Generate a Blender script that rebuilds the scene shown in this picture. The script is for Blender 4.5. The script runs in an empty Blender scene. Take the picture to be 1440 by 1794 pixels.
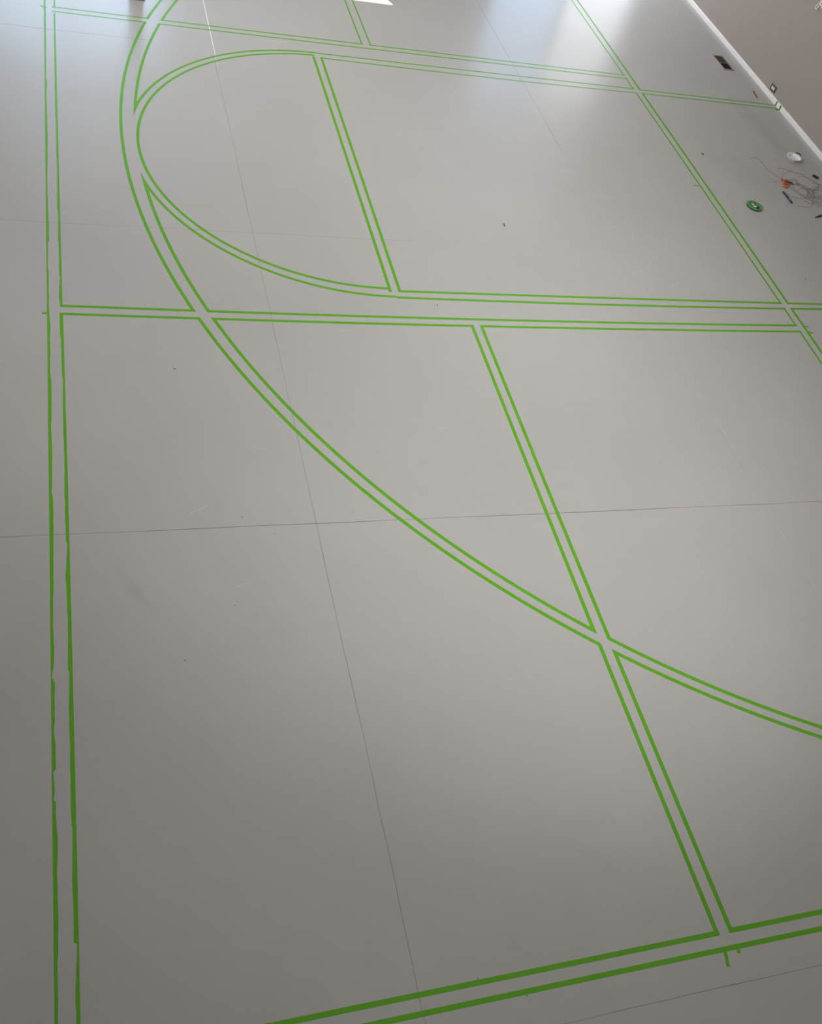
# A hall floor being taped for court lines. Units are metres; x runs to the right wall, y away from the camera, z up.
import bpy, bmesh, math, random
from mathutils import Vector, Matrix
CAM_F, CAM_H = 1711.789, 4.50862
CAM_R = [[0.94732434, -0.03878035, 0.3179193], [-0.22842114, -0.77761023, 0.58578675], [0.22450028, -0.62754953, -0.74550735]]
DAYLIGHT = [('daylight_left_door', -.95, 1.16, .03, 2.07, 79, (.52, .75, 1.0)),
            ('daylight_right_door_blue', 5.5, 6.5, .03, 2.07, 26, (.58, .75, 1.0)),
            ('daylight_right_door_white', 6.55, 7.55, .03, 2.07, 31, (.97, .985, 1.0))]
ADDED_UPLIGHTS = [('added_uplight_a', -6.75, 5.5, 3.6, 1.5, 5.5, 2.2, 290, (1, .98, .96), 'left wall'),
            ('added_uplight_b', 7.45, 3.2, 3.6, 3.8, 5.2, 2.2, 290, (1, .965, .94), 'right wall')]
ADDED_FLOODS = [('added_flood_a', -4.2, 1.0, 5.9, 4.48, 2.5, 49, 820, (1, .975, .95), 'at the left'),
          ('added_flood_b', 4.6, -2.6, 5.9, 2.3, 7.1, 56, 3350, (1, .975, .945), 'behind the camera'),
          ('added_flood_c', -4.4, 8.5, 5.9, 7.1, 10.9, 80, 2050, (1, .985, .97), 'at the far left'),
          ('added_flood_d', 2.2, -2.6, 5.9, 4.2, 10.0, 34, 1250, (1, .985, .97), 'behind the camera, further left')]
SUN_E = 30
SKY_E = .15
EXPOSURE = 0.0

RAG_LEFT = ([(-0.1584, 9.7109), (-0.1617, 9.1712), (-0.1644, 8.383), (-0.1655, 8.2994), (-0.1656, 8.281), (-0.1643, 8.0642), (-0.1702, 7.4672), (-0.1726, 7.072), (-0.1726, 6.8834), (-0.1711, 6.5931), (-0.1711, 6.3839), (-0.1712, 6.3293), (-0.1717, 6.1028), (-0.1726, 6.0831), (-0.1758, 5.8094), (-0.1754, 5.7784), (-0.1747, 5.614), (-0.1758, 5.3502), (-0.1759, 5.265), (-0.1753, 5.1811), (-0.1756, 5.0712), (-0.1753, 4.9636), (-0.1752, 4.832), (-0.1753, 4.7546), (-0.1754, 4.6784), (-0.1766, 4.5292), (-0.1763, 4.4321), (-0.1765, 4.2899), (-0.1756, 4.1607), (-0.1757, 3.9732), (-0.1761, 3.8223), (-0.1759, 3.7927), (-0.1756, 3.759), (-0.1764, 3.6351), (-0.1773, 3.4749), (-0.1784, 3.3201), (-0.1798, 3.1706), (-0.1812, 3.026), (-0.182, 2.9033), (-0.1825, 2.7672), (-0.1829, 2.6844), (-0.183, 2.6096), (-0.1829, 2.5935), (-0.1829, 2.5742), (-0.1837, 2.4608), (-0.1844, 2.3536), (-0.1849, 2.2935), (-0.1848, 2.2344), (-0.1848, 2.1101), (-0.1845, 2.0958), (-0.1847, 2.062), (-0.1849, 2.0062), (-0.1845, 1.9594), (-0.1841, 1.9511), (-0.1845, 1.8435), (-0.1848, 1.7831), (-0.1853, 1.7262), (-0.1858, 1.6499), (-0.1869, 1.5264), (-0.1871, 1.4423), (-0.1874, 1.3141), (-0.1874, 1.2461), (-0.1878, 1.1357), (-0.1887, 1.0205)], [(-0.1446, 9.7147), (-0.1455, 9.1751), (-0.1517, 8.3855), (-0.152, 8.302), (-0.145, 8.285), (-0.1506, 8.0667), (-0.1482, 7.4705), (-0.1522, 7.0747), (-0.1573, 6.8852), (-0.1558, 6.5947), (-0.1548, 6.3855), (-0.1523, 6.3311), (-0.1528, 6.1043), (-0.1598, 6.0841), (-0.1637, 5.8101), (-0.1589, 5.7794), (-0.1602, 5.6148), (-0.1606, 5.3508), (-0.1569, 5.2656), (-0.1544, 5.1818), (-0.1591, 5.0716), (-0.1565, 4.9639), (-0.1604, 4.8322), (-0.1613, 4.7547), (-0.1545, 4.6785), (-0.1557, 4.5291), (-0.1556, 4.4319), (-0.1615, 4.2896), (-0.157, 4.1603), (-0.1594, 3.9726), (-0.1612, 3.8217), (-0.1646, 3.7922), (-0.1581, 3.7583), (-0.1564, 3.6341), (-0.1585, 3.4738), (-0.1615, 3.319), (-0.162, 3.1693), (-0.1662, 3.0247), (-0.1691, 2.9021), (-0.1641, 2.7654), (-0.1666, 2.6827), (-0.1761, 2.6088), (-0.1782, 2.593), (-0.1649, 2.5723), (-0.167, 2.459), (-0.1672, 2.3515), (-0.1724, 2.292), (-0.1654, 2.2319), (-0.1659, 2.1076), (-0.1788, 2.0951), (-0.1755, 2.0608), (-0.1721, 2.0045), (-0.1774, 1.9584), (-0.1682, 1.9489), (-0.1681, 1.8412), (-0.1621, 1.7797), (-0.1642, 1.723), (-0.1682, 1.6472), (-0.1673, 1.5232), (-0.1659, 1.4388), (-0.1686, 1.3109), (-0.1728, 1.2435), (-0.1723, 1.1329), (-0.1742, 1.0178)])
RAG_RIGHT_TOP = ([(-0.0761, 9.7333), (-0.0771, 9.5797)], [(-0.0611, 9.7374), (-0.0623, 9.5836)])
RAG_RIGHT_MID = ([(-0.0794, 9.4786), (-0.0826, 8.8536), (-0.0847, 8.4933), (-0.0876, 8.1232), (-0.0886, 7.7722), (-0.0857, 7.6457), (-0.0883, 7.2388), (-0.0857, 6.9691), (-0.0897, 6.7095), (-0.0926, 6.4955), (-0.0888, 6.461), (-0.093, 6.1222), (-0.0894, 6.0897), (-0.092, 5.8148), (-0.0909, 5.722), (-0.0849, 5.7101), (-0.0923, 5.6185), (-0.0979, 5.4989), (-0.0927, 5.4405), (-0.0914, 5.3922)], [(-0.0628, 9.4829), (-0.068, 8.8569), (-0.0696, 8.4964), (-0.0702, 8.1264), (-0.0686, 7.7756), (-0.0697, 7.6483), (-0.072, 7.2411), (-0.0702, 6.971), (-0.0721, 6.7115), (-0.0737, 6.4974), (-0.0735, 6.4625), (-0.074, 6.1238), (-0.0742, 6.0909), (-0.0768, 5.8158), (-0.0762, 5.7229), (-0.076, 5.7106), (-0.0751, 5.6194), (-0.0751, 5.5), (-0.0755, 5.4412), (-0.0757, 5.3929)])
RAG_RIGHT_LOW = ([(-0.097, 5.3344), (-0.0966, 5.2115), (-0.097, 5.1061), (-0.0924, 5.0898), (-0.0924, 4.992), (-0.0919, 4.8855), (-0.0917, 4.7811), (-0.0917, 4.7451), (-0.0877, 4.7042), (-0.0916, 4.5289), (-0.0926, 4.4073), (-0.0925, 4.2418), (-0.0929, 4.1497), (-0.0912, 4.0592), (-0.0942, 3.8403), (-0.0965, 3.7556), (-0.0925, 3.6969), (-0.0961, 3.6804), (-0.095, 3.5097), (-0.0959, 3.4386), (-0.09, 3.4264), (-0.0915, 3.3527), (-0.0953, 3.2955), (-0.1023, 3.2205), (-0.0995, 3.0913), (-0.0969, 2.9481), (-0.0985, 2.8099), (-0.1023, 2.6303), (-0.0971, 2.6233), (-0.0986, 2.5301), (-0.1024, 2.4206), (-0.1026, 2.2686), (-0.1034, 2.1223), (-0.105, 1.9538), (-0.104, 1.8265), (-0.1001, 1.818), (-0.1041, 1.701), (-0.107, 1.5626), (-0.1048, 1.4887), (-0.1071, 1.3198), (-0.0948, 1.313), (-0.0965, 1.2526), (-0.1008, 1.2083), (-0.1047, 1.1424), (-0.1067, 1.0667), (-0.1037, 1.0554), (-0.1061, 1.0049)], [(-0.0742, 5.3353), (-0.0755, 5.2122), (-0.0764, 5.1067), (-0.0764, 5.0902), (-0.0755, 4.9924), (-0.0748, 4.8858), (-0.0738, 4.7813), (-0.0738, 4.7452), (-0.0736, 4.7043), (-0.0741, 4.5288), (-0.0746, 4.4071), (-0.0748, 4.2415), (-0.0748, 4.1493), (-0.0748, 4.0588), (-0.0758, 3.8396), (-0.0761, 3.7547), (-0.0761, 3.6961), (-0.0759, 3.6795), (-0.0769, 3.5087), (-0.0767, 3.4374), (-0.0764, 3.4256), (-0.0766, 3.3517), (-0.0767, 3.2942), (-0.0767, 3.2187), (-0.0771, 3.0895), (-0.0785, 2.9465), (-0.0795, 2.8081), (-0.0811, 2.6281), (-0.081, 2.6216), (-0.0817, 2.5282), (-0.0817, 2.4182), (-0.0813, 2.266), (-0.0822, 2.1195), (-0.0845, 1.9509), (-0.0854, 1.8238), (-0.0853, 1.8158), (-0.0858, 1.6982), (-0.0862, 1.5593), (-0.0861, 1.4857), (-0.0873, 1.3164), (-0.0872, 1.3117), (-0.087, 1.251), (-0.087, 1.2058), (-0.0871, 1.1392), (-0.0877, 1.0632), (-0.0876, 1.0524), (-0.0873, 1.0013)])
STRING_PATHS = [[(6.7639, 8.0609), (6.8044, 8.0769), (6.8581, 8.063), (6.8764, 8.0021), (6.8667, 7.8754), (6.9, 7.8176), (6.9272, 7.7491), (6.9675, 7.7182), (7.0183, 7.6937), (7.0767, 7.6956), (7.1381, 7.7285), (7.1353, 7.6719), (7.1434, 7.5967), (7.1835, 7.566), (7.2837, 7.5774), (7.3867, 7.6299), (7.4529, 7.6683)], [(7.0206, 7.895), (7.0452, 7.9139), (7.0716, 7.9225), (7.1169, 7.9125), (7.1451, 7.8847), (7.1905, 7.8748)], [(6.9705, 7.7237), (7.0218, 7.7915), (7.0847, 7.8407), (7.1592, 7.8709), (7.225, 7.8582), (7.2752, 7.8436), (7.3033, 7.8158), (7.3281, 7.7566), (7.3685, 7.6995), (7.4215, 7.6646)], [(7.1231, 7.6501), (7.1496, 7.5823), (7.1728, 7.5346), (7.1593, 7.4731), (7.1079, 7.4079), (7.064, 7.3805), (7.0102, 7.3727), (6.947, 7.3856), (6.8972, 7.4096), (6.8916, 7.4632)], [(6.9005, 7.2397), (6.9288, 7.2281), (6.9675, 7.2225), (7.0269, 7.2285), (7.0924, 7.2691), (7.1448, 7.3233), (7.2144, 7.37), (7.3016, 7.409)], [(7.0287, 7.3306), (7.0499, 7.3182), (7.0843, 7.3043), (7.1509, 7.3093), (7.2114, 7.3401), (7.2708, 7.3562)], [(6.825, 7.6252), (6.8488, 7.6431), (6.8772, 7.6566), (6.9121, 7.6557), (6.9442, 7.6493), (6.9859, 7.6088), (7.0803, 7.6248), (7.1369, 7.6619)], [(6.9977, 7.6303), (7.0405, 7.6303), (7.091, 7.6311)], [(7.3042, 7.651), (7.348, 7.6766), (7.3918, 7.6766), (7.4151, 7.6536), (7.4337, 7.6353)], [(7.1697, 7.5544), (7.1791, 7.4952), (7.1839, 7.4161), (7.1947, 7.3482), (7.2175, 7.3015)], [(7.1988, 7.5677), (7.2036, 7.4879), (7.222, 7.4202), (7.2892, 7.3878)], [(7.3765, 7.5374), (7.3332, 7.5628), (7.2651, 7.545), (7.1883, 7.4862), (7.1747, 7.425), (7.2312, 7.4113), (7.3326, 7.4622)], [(7.4145, 7.6025), (7.3365, 7.5936), (7.2465, 7.5128), (7.2205, 7.43), (7.2709, 7.4057)], [(7.1421, 7.2451), (7.1827, 7.2784), (7.219, 7.2919), (7.2402, 7.3039)]]
CABLE_PATHS = [[(9.3976, 1.1811), (9.4136, 1.1498), (9.412, 1.1085), (9.4283, 1.0827), (9.4488, 1.0489), (9.4515, 1.0293), (9.4374, 1.0237), (9.4209, 1.0278), (9.4116, 1.045), (9.4063, 1.0748), (9.3983, 1.0907), (9.3908, 1.1183), (9.3838, 1.1575), (9.3729, 1.2043)], [(9.3828, 1.134), (9.4048, 1.0907), (9.3721, 1.0847), (9.3438, 1.0768), (9.3186, 1.0614), (9.2884, 1.0393)], [(9.3634, 1.0827), (9.3714, 1.0669), (9.3729, 1.051)]]
SCUFFS = [[(4.4079, 7.2406), (4.5799, 7.1788), (4.7726, 7.1369)], [(4.3302, 7.5524), (4.5564, 7.5153)], [(4.3972, 6.6094), (4.6724, 6.7089)], [(4.7822, 6.6342), (4.745, 6.5725), (4.7072, 6.4949)], [(5.152, 6.598), (5.0853, 6.5421), (5.0463, 6.4806)], [(4.3804, 6.3042), (4.4297, 6.3158)], [(4.4993, 6.293), (4.5021, 6.1749), (4.5081, 6.0666)], [(4.4514, 6.0095), (4.6494, 6.0833)], [(4.6494, 6.0833), (4.7477, 6.1678), (4.8479, 6.2941)], [(4.797, 5.8394), (4.9131, 5.9217), (5.0451, 5.9599)], [(5.3896, 7.0752), (5.3815, 7.0292)], [(5.604, 6.6702), (5.6684, 6.7716)], [(1.8716, 7.535), (1.9164, 7.4934)], [(2.9002, 7.8234), (3.0155, 7.8245)], [(2.6218, 7.7364), (2.654, 7.7136)], [(2.9712, 8.2177), (2.9941, 8.1724)], [(5.2515, 4.5822), (5.3221, 4.5122)], [(5.411, 4.8241), (5.4873, 4.9122)], [(4.5074, 4.9645), (4.5103, 4.6884)], [(4.5044, 4.6758), (4.5224, 4.4114)], [(4.5232, 4.3814), (4.5259, 3.8915)], [(1.7913, 5.2125), (1.8902, 5.2425)], [(1.0073, 4.1146), (1.0423, 4.0993), (1.1016, 4.0882)], [(2.2071, 4.2208), (2.3483, 4.2606)], [(2.1792, 2.3219), (2.2293, 2.3382)], [(4.5232, 3.3218), (4.5234, 3.1484)], [(4.5326, 2.9796), (4.5452, 2.6791)], [(6.0701, 7.5649), (6.171, 7.6758)], [(1.5663, 4.8603), (1.5843, 4.8265)], [(0.5762, 3.5928), (0.6968, 3.6554)], [(4.1071, 7.1622), (4.2197, 7.2371)], [(3.7248, 5.3984), (3.7227, 5.324)], [(0.7803, 3.0599), (0.8739, 3.0992)], [(6.0625, 7.3036), (6.0867, 7.2588)], [(4.4117, 6.8891), (4.4747, 6.8266)], [(5.5393, 6.9908), (5.5745, 6.9852)], [(5.0464, 6.3083), (5.0912, 6.3034)], [(2.8778, 7.9612), (2.8766, 7.8854)]]
DUST = [(2.6124, 5.5291), (6.3344, 6.0579), (0.4691, 2.6287), (1.5945, 0.8715), (0.881, 3.5559), (1.0503, 3.4234), (0.7661, 2.9438), (1.7567, 4.738), (1.1171, 3.4196), (3.828, 4.4108), (4.5135, 3.8478), (0.8849, 3.56)]
EMB = {'EMBLEM_W1': [(6.3173, 7.1943), (6.3425, 7.1978), (6.349, 7.1806), (6.3251, 7.1706)], 'EMBLEM_W2': [(6.3184, 7.1539), (6.3506, 7.1619), (6.3639, 7.1464), (6.3291, 7.1334)], 'EMBLEM_B1': [(6.3143, 7.2015), (6.3472, 7.2068), (6.3647, 7.1954), (6.366, 7.1786), (6.3498, 7.1731), (6.342, 7.1968), (6.3203, 7.1936)], 'EMBLEM_B2': [(6.3749, 7.1597), (6.379, 7.1395), (6.3752, 7.1194), (6.3539, 7.1004), (6.3445, 7.1144), (6.32, 7.1288), (6.3256, 7.1331), (6.3636, 7.1445)]}
random.seed(7)
SC = bpy.context.scene
COL = SC.collection
W = 0.0245            # width of the masking tape, one inch

# ------------------------------------------------------------------ helpers
def link(name, verts, faces, mat, parent=None, smooth=False):
    me = bpy.data.meshes.new(name)
    me.from_pydata([tuple(v) for v in verts], [], faces)
    bm = bmesh.new(); bm.from_mesh(me)
    bmesh.ops.recalc_face_normals(bm, faces=bm.faces)
    bm.to_mesh(me); bm.free()
    me.validate(); me.update()
    if smooth:
        for p in me.polygons: p.use_smooth = True
    o = bpy.data.objects.new(name, me); COL.objects.link(o)
    if mat: me.materials.append(mat)
    if parent: o.parent = parent
    return o

def tag(o, label=None, cat=None, group=None, kind=None):
    if label: o['label'] = label
    if cat: o['category'] = cat
    if group: o['group'] = group
    if kind: o['kind'] = kind
    return o

def empty(name, loc, label, cat, rz=0, group=None):
    o = bpy.data.objects.new(name, None); COL.objects.link(o)
    o.location = loc; o.rotation_euler = (0, 0, rz); o.empty_display_size = .05
    return tag(o, label, cat, group)

class MB:
    """collects solids and links them as one mesh"""
    def __init__(s): s.v = []; s.f = []
    def add(s, vs, fs):
        n = len(s.v); s.v += [tuple(v) for v in vs]; s.f += [tuple(i + n for i in f) for f in fs]; return s
    def box(s, x0, x1, y0, y1, z0, z1, b=0.0):
        if b <= 0:
            return s.add([(x0,y0,z0),(x1,y0,z0),(x1,y1,z0),(x0,y1,z0),(x0,y0,z1),(x1,y0,z1),(x1,y1,z1),(x0,y1,z1)],
                         [(3,2,1,0),(4,5,6,7),(0,1,5,4),(1,2,6,5),(2,3,7,6),(3,0,4,7)])
        bm = bmesh.new(); bmesh.ops.create_cube(bm, size=1)
        for v in bm.verts:
            v.co = Vector(((x0+x1)/2+v.co.x*(x1-x0), (y0+y1)/2+v.co.y*(y1-y0), (z0+z1)/2+v.co.z*(z1-z0)))
        bmesh.ops.bevel(bm, geom=bm.edges[:], offset=b, segments=2, affect='EDGES', profile=.5)
        bm.verts.index_update()
        s.add([v.co[:] for v in bm.verts], [[v.index for v in f.verts] for f in bm.faces]); bm.free(); return s
    def prism(s, pts, z0, z1):
        n = len(pts)
        return s.add([(x, y, z0) for x, y in pts] + [(x, y, z1) for x, y in pts],
                     [tuple(range(n))[::-1], tuple(range(n, 2*n))] + [(i, (i+1) % n, (i+1) % n + n, i+n) for i in range(n)])
    def lathe(s, prof, seg=40, cx=0, cy=0, sx=1, sy=1):
        """closed profile of (r, z) turned about the z axis"""
        n = len(prof); vs = []
        for k in range(seg):
            a = 2*math.pi*k/seg
            vs += [(cx + r*math.cos(a)*sx, cy + r*math.sin(a)*sy, z) for r, z in prof]
        fs = []
        for k in range(seg):
            k2 = (k+1) % seg
            for i in range(n-1):
                fs.append((k*n+i, k2*n+i, k2*n+i+1, k*n+i+1))
        fs.append(tuple(k*n for k in range(seg))[::-1]); fs.append(tuple(k*n+n-1 for k in range(seg)))
        return s.add(vs, fs)
    def tube(s, pts, r, seg=6):
        pts = [Vector(p) for p in pts]; n = len(pts); vs = []
        for i, p in enumerate(pts):
            t = (pts[min(i+1, n-1)] - pts[max(i-1, 0)]).normalized()
            a = Vector((0, 0, 1)) if abs(t.z) < .9 else Vector((1, 0, 0))
            u = t.cross(a).normalized(); w = t.cross(u).normalized()
            rr = r[i] if isinstance(r, (list, tuple)) else r
            vs += [p + (u*math.cos(2*math.pi*k/seg) + w*math.sin(2*math.pi*k/seg))*rr for k in range(seg)]
        fs = [(i*seg+k, i*seg+(k+1) % seg, (i+1)*seg+(k+1) % seg, (i+1)*seg+k) for i in range(n-1) for k in range(seg)]
        fs += [tuple(range(seg))[::-1], tuple(range((n-1)*seg, n*seg))]
        return s.add(vs, fs)
    def xform(s, M):
        s.v = [tuple(M @ Vector(v)) for v in s.v]; return s
    def build(s, name, mat, parent=None, smooth=False):
        return link(name, s.v, s.f, mat, parent, smooth)

def spline(P, n=6):
    """Catmull-Rom through the points"""
    P = [Vector(p) for p in P]; Q = [P[0]*2-P[1]] + P + [P[-1]*2-P[-2]]; out = []
    for i in range(1, len(Q)-2):
        a, b, c, d = Q[i-1:i+3]
        for k in range(n):
            t = k/n
            out.append(.5*((2*b) + (c-a)*t + (2*a-5*b+4*c-d)*t*t + (3*b-a-3*c+d)*t**3))
    return out + [P[-1]]

# ------------------------------------------------------------------ materials
def new_mat(name):
    m = bpy.data.materials.new(name); m.use_nodes = True
    return m, m.node_tree.nodes, m.node_tree.links, m.node_tree.nodes['Principled BSDF']

def plain(name, col, rough=.6, spec=.5, var=.06, scale=30, metal=0, bump=0.0):
    m, N, L, P = new_mat(name)
    tc = N.new('ShaderNodeTexCoord'); nz = N.new('ShaderNodeTexNoise'); nz.inputs['Scale'].default_value = scale
    nz.inputs['Detail'].default_value = 4
    L.new(tc.outputs['Object'], nz.inputs['Vector'])
    mx = N.new('ShaderNodeMix'); mx.data_type = 'RGBA'
    mx.inputs['A'].default_value = (*[c*(1-var) for c in col], 1); mx.inputs['B'].default_value = (*[min(1, c*(1+var)) for c in col], 1)
    L.new(nz.outputs['Fac'], mx.inputs['Factor']); L.new(mx.outputs['Result'], P.inputs['Base Color'])
    P.inputs['Roughness'].default_value = rough; P.inputs['Specular IOR Level'].default_value = spec; P.inputs['Metallic'].default_value = metal
    if bump:
        bp = N.new('ShaderNodeBump'); bp.inputs['Strength'].default_value = bump; bp.inputs['Distance'].default_value = .002
        L.new(nz.outputs['Fac'], bp.inputs['Height']); L.new(bp.outputs['Normal'], P.inputs['Normal'])
    return m

def floor_material():
    m, N, L, P = new_mat('satin_grey_sheet_floor')
    tc = N.new('ShaderNodeTexCoord'); O = tc.outputs['Object']
    sep = N.new('ShaderNodeSeparateXYZ'); L.new(O, sep.inputs[0]); X, Y = sep.outputs['X'], sep.outputs['Y']
    def mth(op, a, b=None, c=None, clamp=False):
        n = N.new('ShaderNodeMath'); n.operation = op; n.use_clamp = clamp
        for i, q in enumerate((a, b, c)):
            if q is None: continue
            if isinstance(q, (int, float)): n.inputs[i].default_value = q
            else: L.new(q, n.inputs[i])
        return n.outputs[0]
    def noise(scale, detail=3, vec=O, rough=.55):
        n = N.new('ShaderNodeTexNoise'); n.inputs['Scale'].default_value = scale; n.inputs['Detail'].default_value = detail
        n.inputs['Roughness'].default_value = rough; L.new(vec, n.inputs['Vector']); return n.outputs['Fac']
    def rng(f, a, b, c, d):
        n = N.new('ShaderNodeMapRange'); L.new(f, n.inputs[0])
        for i, q in enumerate((a, b, c, d)): n.inputs[i+1].default_value = q
        return n.outputs[0]
    big = noise(.9, 4); mid = noise(9, 4); fine = noise(240, 3)
    tone = mth('ADD', mth('ADD', rng(big, .3, .7, -.028, .028), rng(mid, .25, .75, -.008, .008)), rng(fine, .3, .7, -.02, .02))
    # joints between the sheets: thin dark lines, stronger and weaker along their length
    wob = rng(noise(1.7, 2), .3, .7, -.004, .004)
    def joint(axis, at, half, strength, patchy=(.42, .6)):
        d = mth('ABSOLUTE', mth('SUBTRACT', mth('ADD', axis, wob), at))
        line = mth('SUBTRACT', 1, mth('DIVIDE', d, half, clamp=True), clamp=True)
        line = mth('MULTIPLY', line, 2.0, clamp=True)
        pat = rng(noise(1.1 + at*.13, 4), patchy[0], patchy[1], .55, 1.0)
        return mth('MULTIPLY', mth('MULTIPLY', line, pat), strength)
    j = joint(Y, 3.485, .0030, .72)
    for axis, at, half, st, lo, hi, rest in JOINTS:          # full strength between lo and hi along the joint, 'rest' elsewhere
        A, B = (X, Y) if axis == 'x' else (Y, X)
        inside = mth('MULTIPLY', mth('GREATER_THAN', B, lo), mth('LESS_THAN', B, hi))
        k = mth('ADD', mth('MULTIPLY', inside, 1-rest), rest)
        j = mth('MAXIMUM', j, mth('MULTIPLY', joint(A, at, half, st), k))
    # the far end of one joint is filled with white caulk
    cd = mth('ABSOLUTE', mth('SUBTRACT', X, mth('ADD', 1.3275, mth('MULTIPLY', mth('SUBTRACT', Y, 10.2), .0))))
    caulk = mth('MULTIPLY', mth('LESS_THAN', cd, .0038), rng(Y, 8.75, 9.25, 0, .95))
    # grey scuff stains, plus soft shadow by the right wall put in as colour
    st = None
    for (sx, sy, ax, ay, rot, dark) in STAINS_AND_SHADE:
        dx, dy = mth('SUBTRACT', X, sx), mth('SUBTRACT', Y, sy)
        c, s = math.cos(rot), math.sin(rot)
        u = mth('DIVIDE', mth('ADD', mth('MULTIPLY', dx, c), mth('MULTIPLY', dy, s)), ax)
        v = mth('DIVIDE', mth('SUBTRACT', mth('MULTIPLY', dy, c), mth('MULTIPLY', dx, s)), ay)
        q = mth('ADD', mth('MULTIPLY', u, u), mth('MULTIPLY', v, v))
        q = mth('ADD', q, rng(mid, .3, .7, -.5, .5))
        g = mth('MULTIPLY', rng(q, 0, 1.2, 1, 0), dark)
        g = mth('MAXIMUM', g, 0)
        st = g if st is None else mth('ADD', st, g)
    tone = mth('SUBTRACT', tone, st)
    tone = mth('SUBTRACT', tone, rng(noise(6.5, 5, rough=.65), .62, .74, 0, .05))
    val = mth('ADD', 1, tone)
    val = mth('ADD', mth('MULTIPLY', val, mth('SUBTRACT', 1, j)), caulk)
    base = N.new('ShaderNodeRGB'); base.outputs[0].default_value = (*FLOOR_COL, 1)
    vm = N.new('ShaderNodeVectorMath'); vm.operation = 'SCALE'; L.new(base.outputs[0], vm.inputs[0]); L.new(val, vm.inputs['Scale'])
    L.new(vm.outputs[0], P.inputs['Base Color'])
    L.new(rng(mid, .3, .7, FLOOR_ROUGH-.012, FLOOR_ROUGH+.012), P.inputs['Roughness'])
    P.inputs['Specular IOR Level'].default_value = FLOOR_SPEC
    P.inputs['Coat Weight'].default_value = .30; P.inputs['Coat Roughness'].default_value = .20; P.inputs['Coat IOR'].default_value = 1.5
    bp = N.new('ShaderNodeBump'); bp.inputs['Strength'].default_value = .05; bp.inputs['Distance'].default_value = .0015
    L.new(noise(70, 3), bp.inputs['Height']); L.new(bp.outputs['Normal'], P.inputs['Normal'])
    return m

JOINTS = [('x', 1.3135, .0030, .46, -9, 8.9, 0), ('y', 6.322, .0030, .34, -9, 2.6, .25), ('y', 9.172, .0040, .62, -9, .75, .0), ('y', .620, .0028, .5, -9, 9, 1), ('x', 4.505, .0045, .42, 7.9, 11, .08)]
STAINS_AND_SHADE = [(.235, 3.10, .035, .15, .45, .085), (.30, 3.02, .02, .10, .45, .05), (1.53, 4.29, .06, .05, 0, .03),
          (7.26, 8.66, .16, .75, .12, .10), (6.55, 7.75, .28, .55, .5, .07), (2.37, 1.29, .05, .12, .9, .03), (2.9, .62, .12, .05, .2, .02)]  # leading pair: shadow by the right wall, painted as darker tone
FLOOR_COL = (.404, .399, .391)
FLOOR_ROUGH = .46
FLOOR_SPEC = .5
M = dict(
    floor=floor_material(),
    wall=plain('greige_wall_paint', (.305, .268, .244), .75, .3, .03, 6, bump=.03),
    wall2=plain('pale_wall_paint', (.50, .47, .43), .8, .3, .03, 5),
    ceil=plain('white_ceiling_paint', (.62, .61, .59), .85, .3, .02, 4),
    white_trim=plain('white_gloss_trim', (.74, .72, .72), .35, .5, .02, 40),
    tape=plain('green_crepe_tape', (.102, .350, .010), .46, .32, .10, 45, bump=.15),
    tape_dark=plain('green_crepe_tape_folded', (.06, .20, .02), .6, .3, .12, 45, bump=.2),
    scuff=plain('pale_scuff', (.475, .468, .458), .45, .4, .08, 80),
    vent_frame=plain('tan_metal', (.235, .195, .172), .45, .5, .06, 30),
    vent_brown=plain('brown_louvre', (.050, .026, .018), .5, .4, .15, 60),
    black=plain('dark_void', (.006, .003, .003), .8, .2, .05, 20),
    plate=plain('charcoal_plate', (.055, .054, .050), .5, .5, .08, 60),
    ivory=plain('ivory_plastic', (.78, .77, .72), .35, .5, .02, 40),
    tray=plain('white_plastic', (.74, .73, .75), .32, .5, .02, 30),
    green=plain('green_plastic', (.055, .230, .065), .38, .5, .10, 50),
    green_dark=plain('dark_green_plastic', (.008, .060, .012), .4, .5, .10, 50),
    emb_white=plain('white_print', (.82, .86, .72), .5, .4, .02, 60),
    emb_black=plain('black_print', (.004, .012, .003), .5, .4, .05, 60),
    orange=plain('orange_plastic', (.52, .105, .045), .45, .5, .10, 60),
    orange_dark=plain('dark_red_plastic', (.24, .022, .012), .45, .5, .10, 60),
    string=plain('grey_twine', (.205, .178, .158), .9, .1, .15, 120),
    navy=plain('navy_plastic', (.008, .024, .060), .4, .5, .08, 60),
    navy_light=plain('blue_plastic', (.03, .075, .15), .4, .5, .08, 60),
    redwood=plain('red_painted_wood', (.165, .040, .026), .5, .4, .10, 60),
    bare=plain('bare_wood', (.30, .19, .10), .7, .3, .12, 80),
    lead=plain('graphite', (.02, .02, .02), .5, .4, .05, 80),
    blackp=plain('black_plastic', (.008, .006, .006), .5, .4, .08, 60),
    steel=plain('dark_steel', (.030, .022, .018), .45, .5, .12, 60, metal=.3),
    post=plain('dark_grey_metal', (.085, .082, .09), .5, .5, .08, 20),
    cable=plain('white_cable_jacket', (.80, .78, .78), .4, .5, .02, 60),
    crumb=plain('dark_crumb', (.05, .04, .035), .8, .2, .2, 200),
    crumb_brown=plain('brown_crumb', (.16, .125, .10), .8, .2, .2, 200),
    chip_white=plain('pale_chip', (.72, .70, .68), .7, .3, .05, 200),
)
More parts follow.
